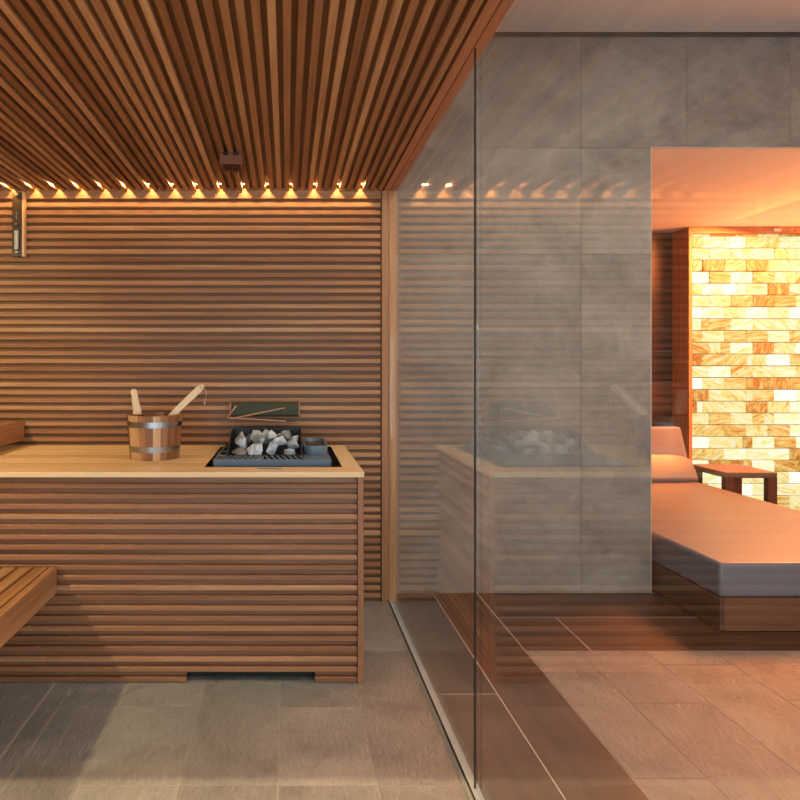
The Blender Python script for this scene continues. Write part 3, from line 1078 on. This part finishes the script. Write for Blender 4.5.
# ------------------------------------------------------------------ roll and wire on the wall above the heater
def wpx(x, y, D_):
    s = 600.0 / D_
    return ((x - 287) / s, D_, EYE + (367 - y) / s)
root = thing('wall_dispenser', 'dark olive roller with wire bail on the slat wall above the heater', 'wall fitting', wpx(265, 409, BW - 0.03))
cx_, cy_, cz_ = root.location
m = MB()
hl = 0.183
prof = rrect(-0.030, 0.026, -0.041, 0.038, 0.016, 5)
m.prism(prof, 'x', -hl, hl, 0.5)
m.build('body', olive, root, smooth=True, bevel=0.002)
for s in (-1, 1):
    m = MB()
    prof = rrect(-0.033, 0.028, -0.044, 0.041, 0.017, 5)
    m.prism(prof, 'x', s * (hl + 0.0005), s * (hl + 0.007), 0.5)
    m.build('end_cap', redw['y'], root, smooth=True)
m = MB()
def q(x, y, d):
    p = Vector(wpx(x, y, BW - d))
    return p - Vector((cx_, cy_, cz_))
m.tube([q(236, 406, 0.060), q(227.3, 417.8, 0.10), q(285.8, 421.3, 0.10), q(284.5, 408, 0.064), q(231, 418.8, 0.075)], 0.0042, 8)
m.build('wire_bail', brass, root)

# ------------------------------------------------------------------ sand timer on the wall
sx_, sz_ = (13.2 - 287) / 180.8, EYE + (367 - 257) / 180.8
sw_, sh_ = 13.5 / 180.8, (257 - 193) / 180.8
root = thing('sand_timer', 'sauna sand timer with glass tube on a dark board, high on the slat wall', 'timer', (sx_, BW, sz_))
m = MB()
m.box(0.0, sw_ - 0.012, -0.014, -0.001, 0, sh_)
m.build('board', darkboard, root, bevel=0.002)
m = MB()
m.box(sw_ - 0.012, sw_, -0.034, -0.001, -0.004, sh_)
m.build('side_rail', pale['z'], root, bevel=0.002)
m = MB()
tc_ = 0.030
m.lathe([(0.003, 0.03), (0.0125, 0.036), (0.0125, 0.150), (0.004, 0.170), (0.0022, 0.176), (0.004, 0.182), (0.0125, 0.200), (0.0125, 0.322), (0.003, 0.332)],
        c=(tc_, -0.0275, 0), n=20)
gt = m.build('glass_tube', timer_glass, root, smooth=True)
m = MB()
m.lathe([(0.0105, 0.038), (0.0105, 0.138)], c=(tc_, -0.0275, 0), n=20)
m.build('sand', sand, gt, smooth=True)
for zz in (0.176, 0.335, 0.022):
    m = MB()
    m.box(tc_ - 0.010, tc_ + 0.010, -0.030, -0.014, zz - 0.004, zz + 0.004)
    m.build('clip', steel, root, bevel=0.0015)

# ------------------------------------------------------------------ ceiling sensor box
root = thing('ceiling_vent', 'small brown wooden sensor box with slotted underside on the sauna ceiling', 'sensor box', (-0.255, 2.73, CZ))
bwid = 0.102
m = MB()
m.box(-bwid / 2, bwid / 2, 0.0, 0.010, -0.048, -0.001, 0.02)
m.box(-bwid / 2, bwid / 2, 0.112, 0.122, -0.048, -0.001, 0.02)
m.box(-bwid / 2, -bwid / 2 + 0.009, 0.010, 0.112, -0.048, -0.001, 0.02)
m.box(bwid / 2 - 0.009, bwid / 2, 0.010, 0.112, -0.048, -0.001, 0.02)
m.box(-bwid / 2 + 0.009, bwid / 2 - 0.009, 0.010, 0.112, -0.012, -0.004, 0.1)
m.build('housing', redw['x'], root)
for i in range(7):
    m = MB()
    x = -bwid / 2 + 0.012 + i * 0.0125
    m.box(x, x + 0.006, 0.010, 0.112, -0.048, -0.030, 0.45)
    m.build('slat', walnut['y'], root)
for s in (-0.022, 0.022):
    m = MB()
    m.box(s - 0.011, s + 0.011, -0.018, 0.0, -0.009, -0.0005)
    m.build('bracket', blackm, root)

# ------------------------------------------------------------------ row of small ceiling lights
LD = 3.245
xk = P * 9.5
xsl = []
while xk > XL + 0.05:
    xsl.append(xk)
    xk -= 3 * P
def tiny_light(x, first=None):
    r = thing('ceiling_light', 'tiny warm spot light in a groove of the slat ceiling', 'light', (x, LD, CZ + 0.0198), 0, 'row of tiny lights along the slat ceiling')
    return r
ld = bpy.data.lights.new('warm_point', 'SPOT')
ld.spot_size = R(180)
ld.spot_blend = 0.05
ld.energy = 1.35
ld.color = (1.0, 0.60, 0.20)
ld.shadow_soft_size = 0.0025
proto = None
ordn = ['first', 'second', 'third', 'fourth', 'fifth', 'sixth', 'seventh', 'eighth', 'ninth', 'tenth', 'eleventh', 'twelfth',
        'thirteenth', 'fourteenth', 'fifteenth', 'sixteenth', 'seventeenth', 'eighteenth', 'nineteenth', 'twentieth', 'twenty-first']
for i, x in enumerate(xsl):
    if proto is None:
        proto = tiny_light(x)
        m = MB()
        m.lathe([(0.006, -0.0003), (0.006, -0.004), (0.0045, -0.004), (0.0045, -0.0003)], n=16, closed=True)
        kids = [m.build('bezel', brass, proto)]
        m = MB()
        m.lathe([(0.0001, -0.0050), (0.0030, -0.0046), (0.0043, -0.0034), (0.0043, -0.001)], n=16)
        kids.append(m.build('lens', led_m, proto, smooth=True))
        kids.append(bpy.data.objects.new('lamp_glow', ld))
        col.objects.link(kids[-1])
        kids[-1].parent = proto
        kids[-1].location = (0, 0, -0.0062)
        r = proto
    else:
        r = proto.copy()
        col.objects.link(r)
        r.location = (x, LD, CZ + 0.0198)
        for kd in kids:
            c = kd.copy()
            col.objects.link(c)
            c.parent = r
    r['label'] = 'tiny warm ceiling spot light, ' + ordn[i] + ' of the row counted from the glass'
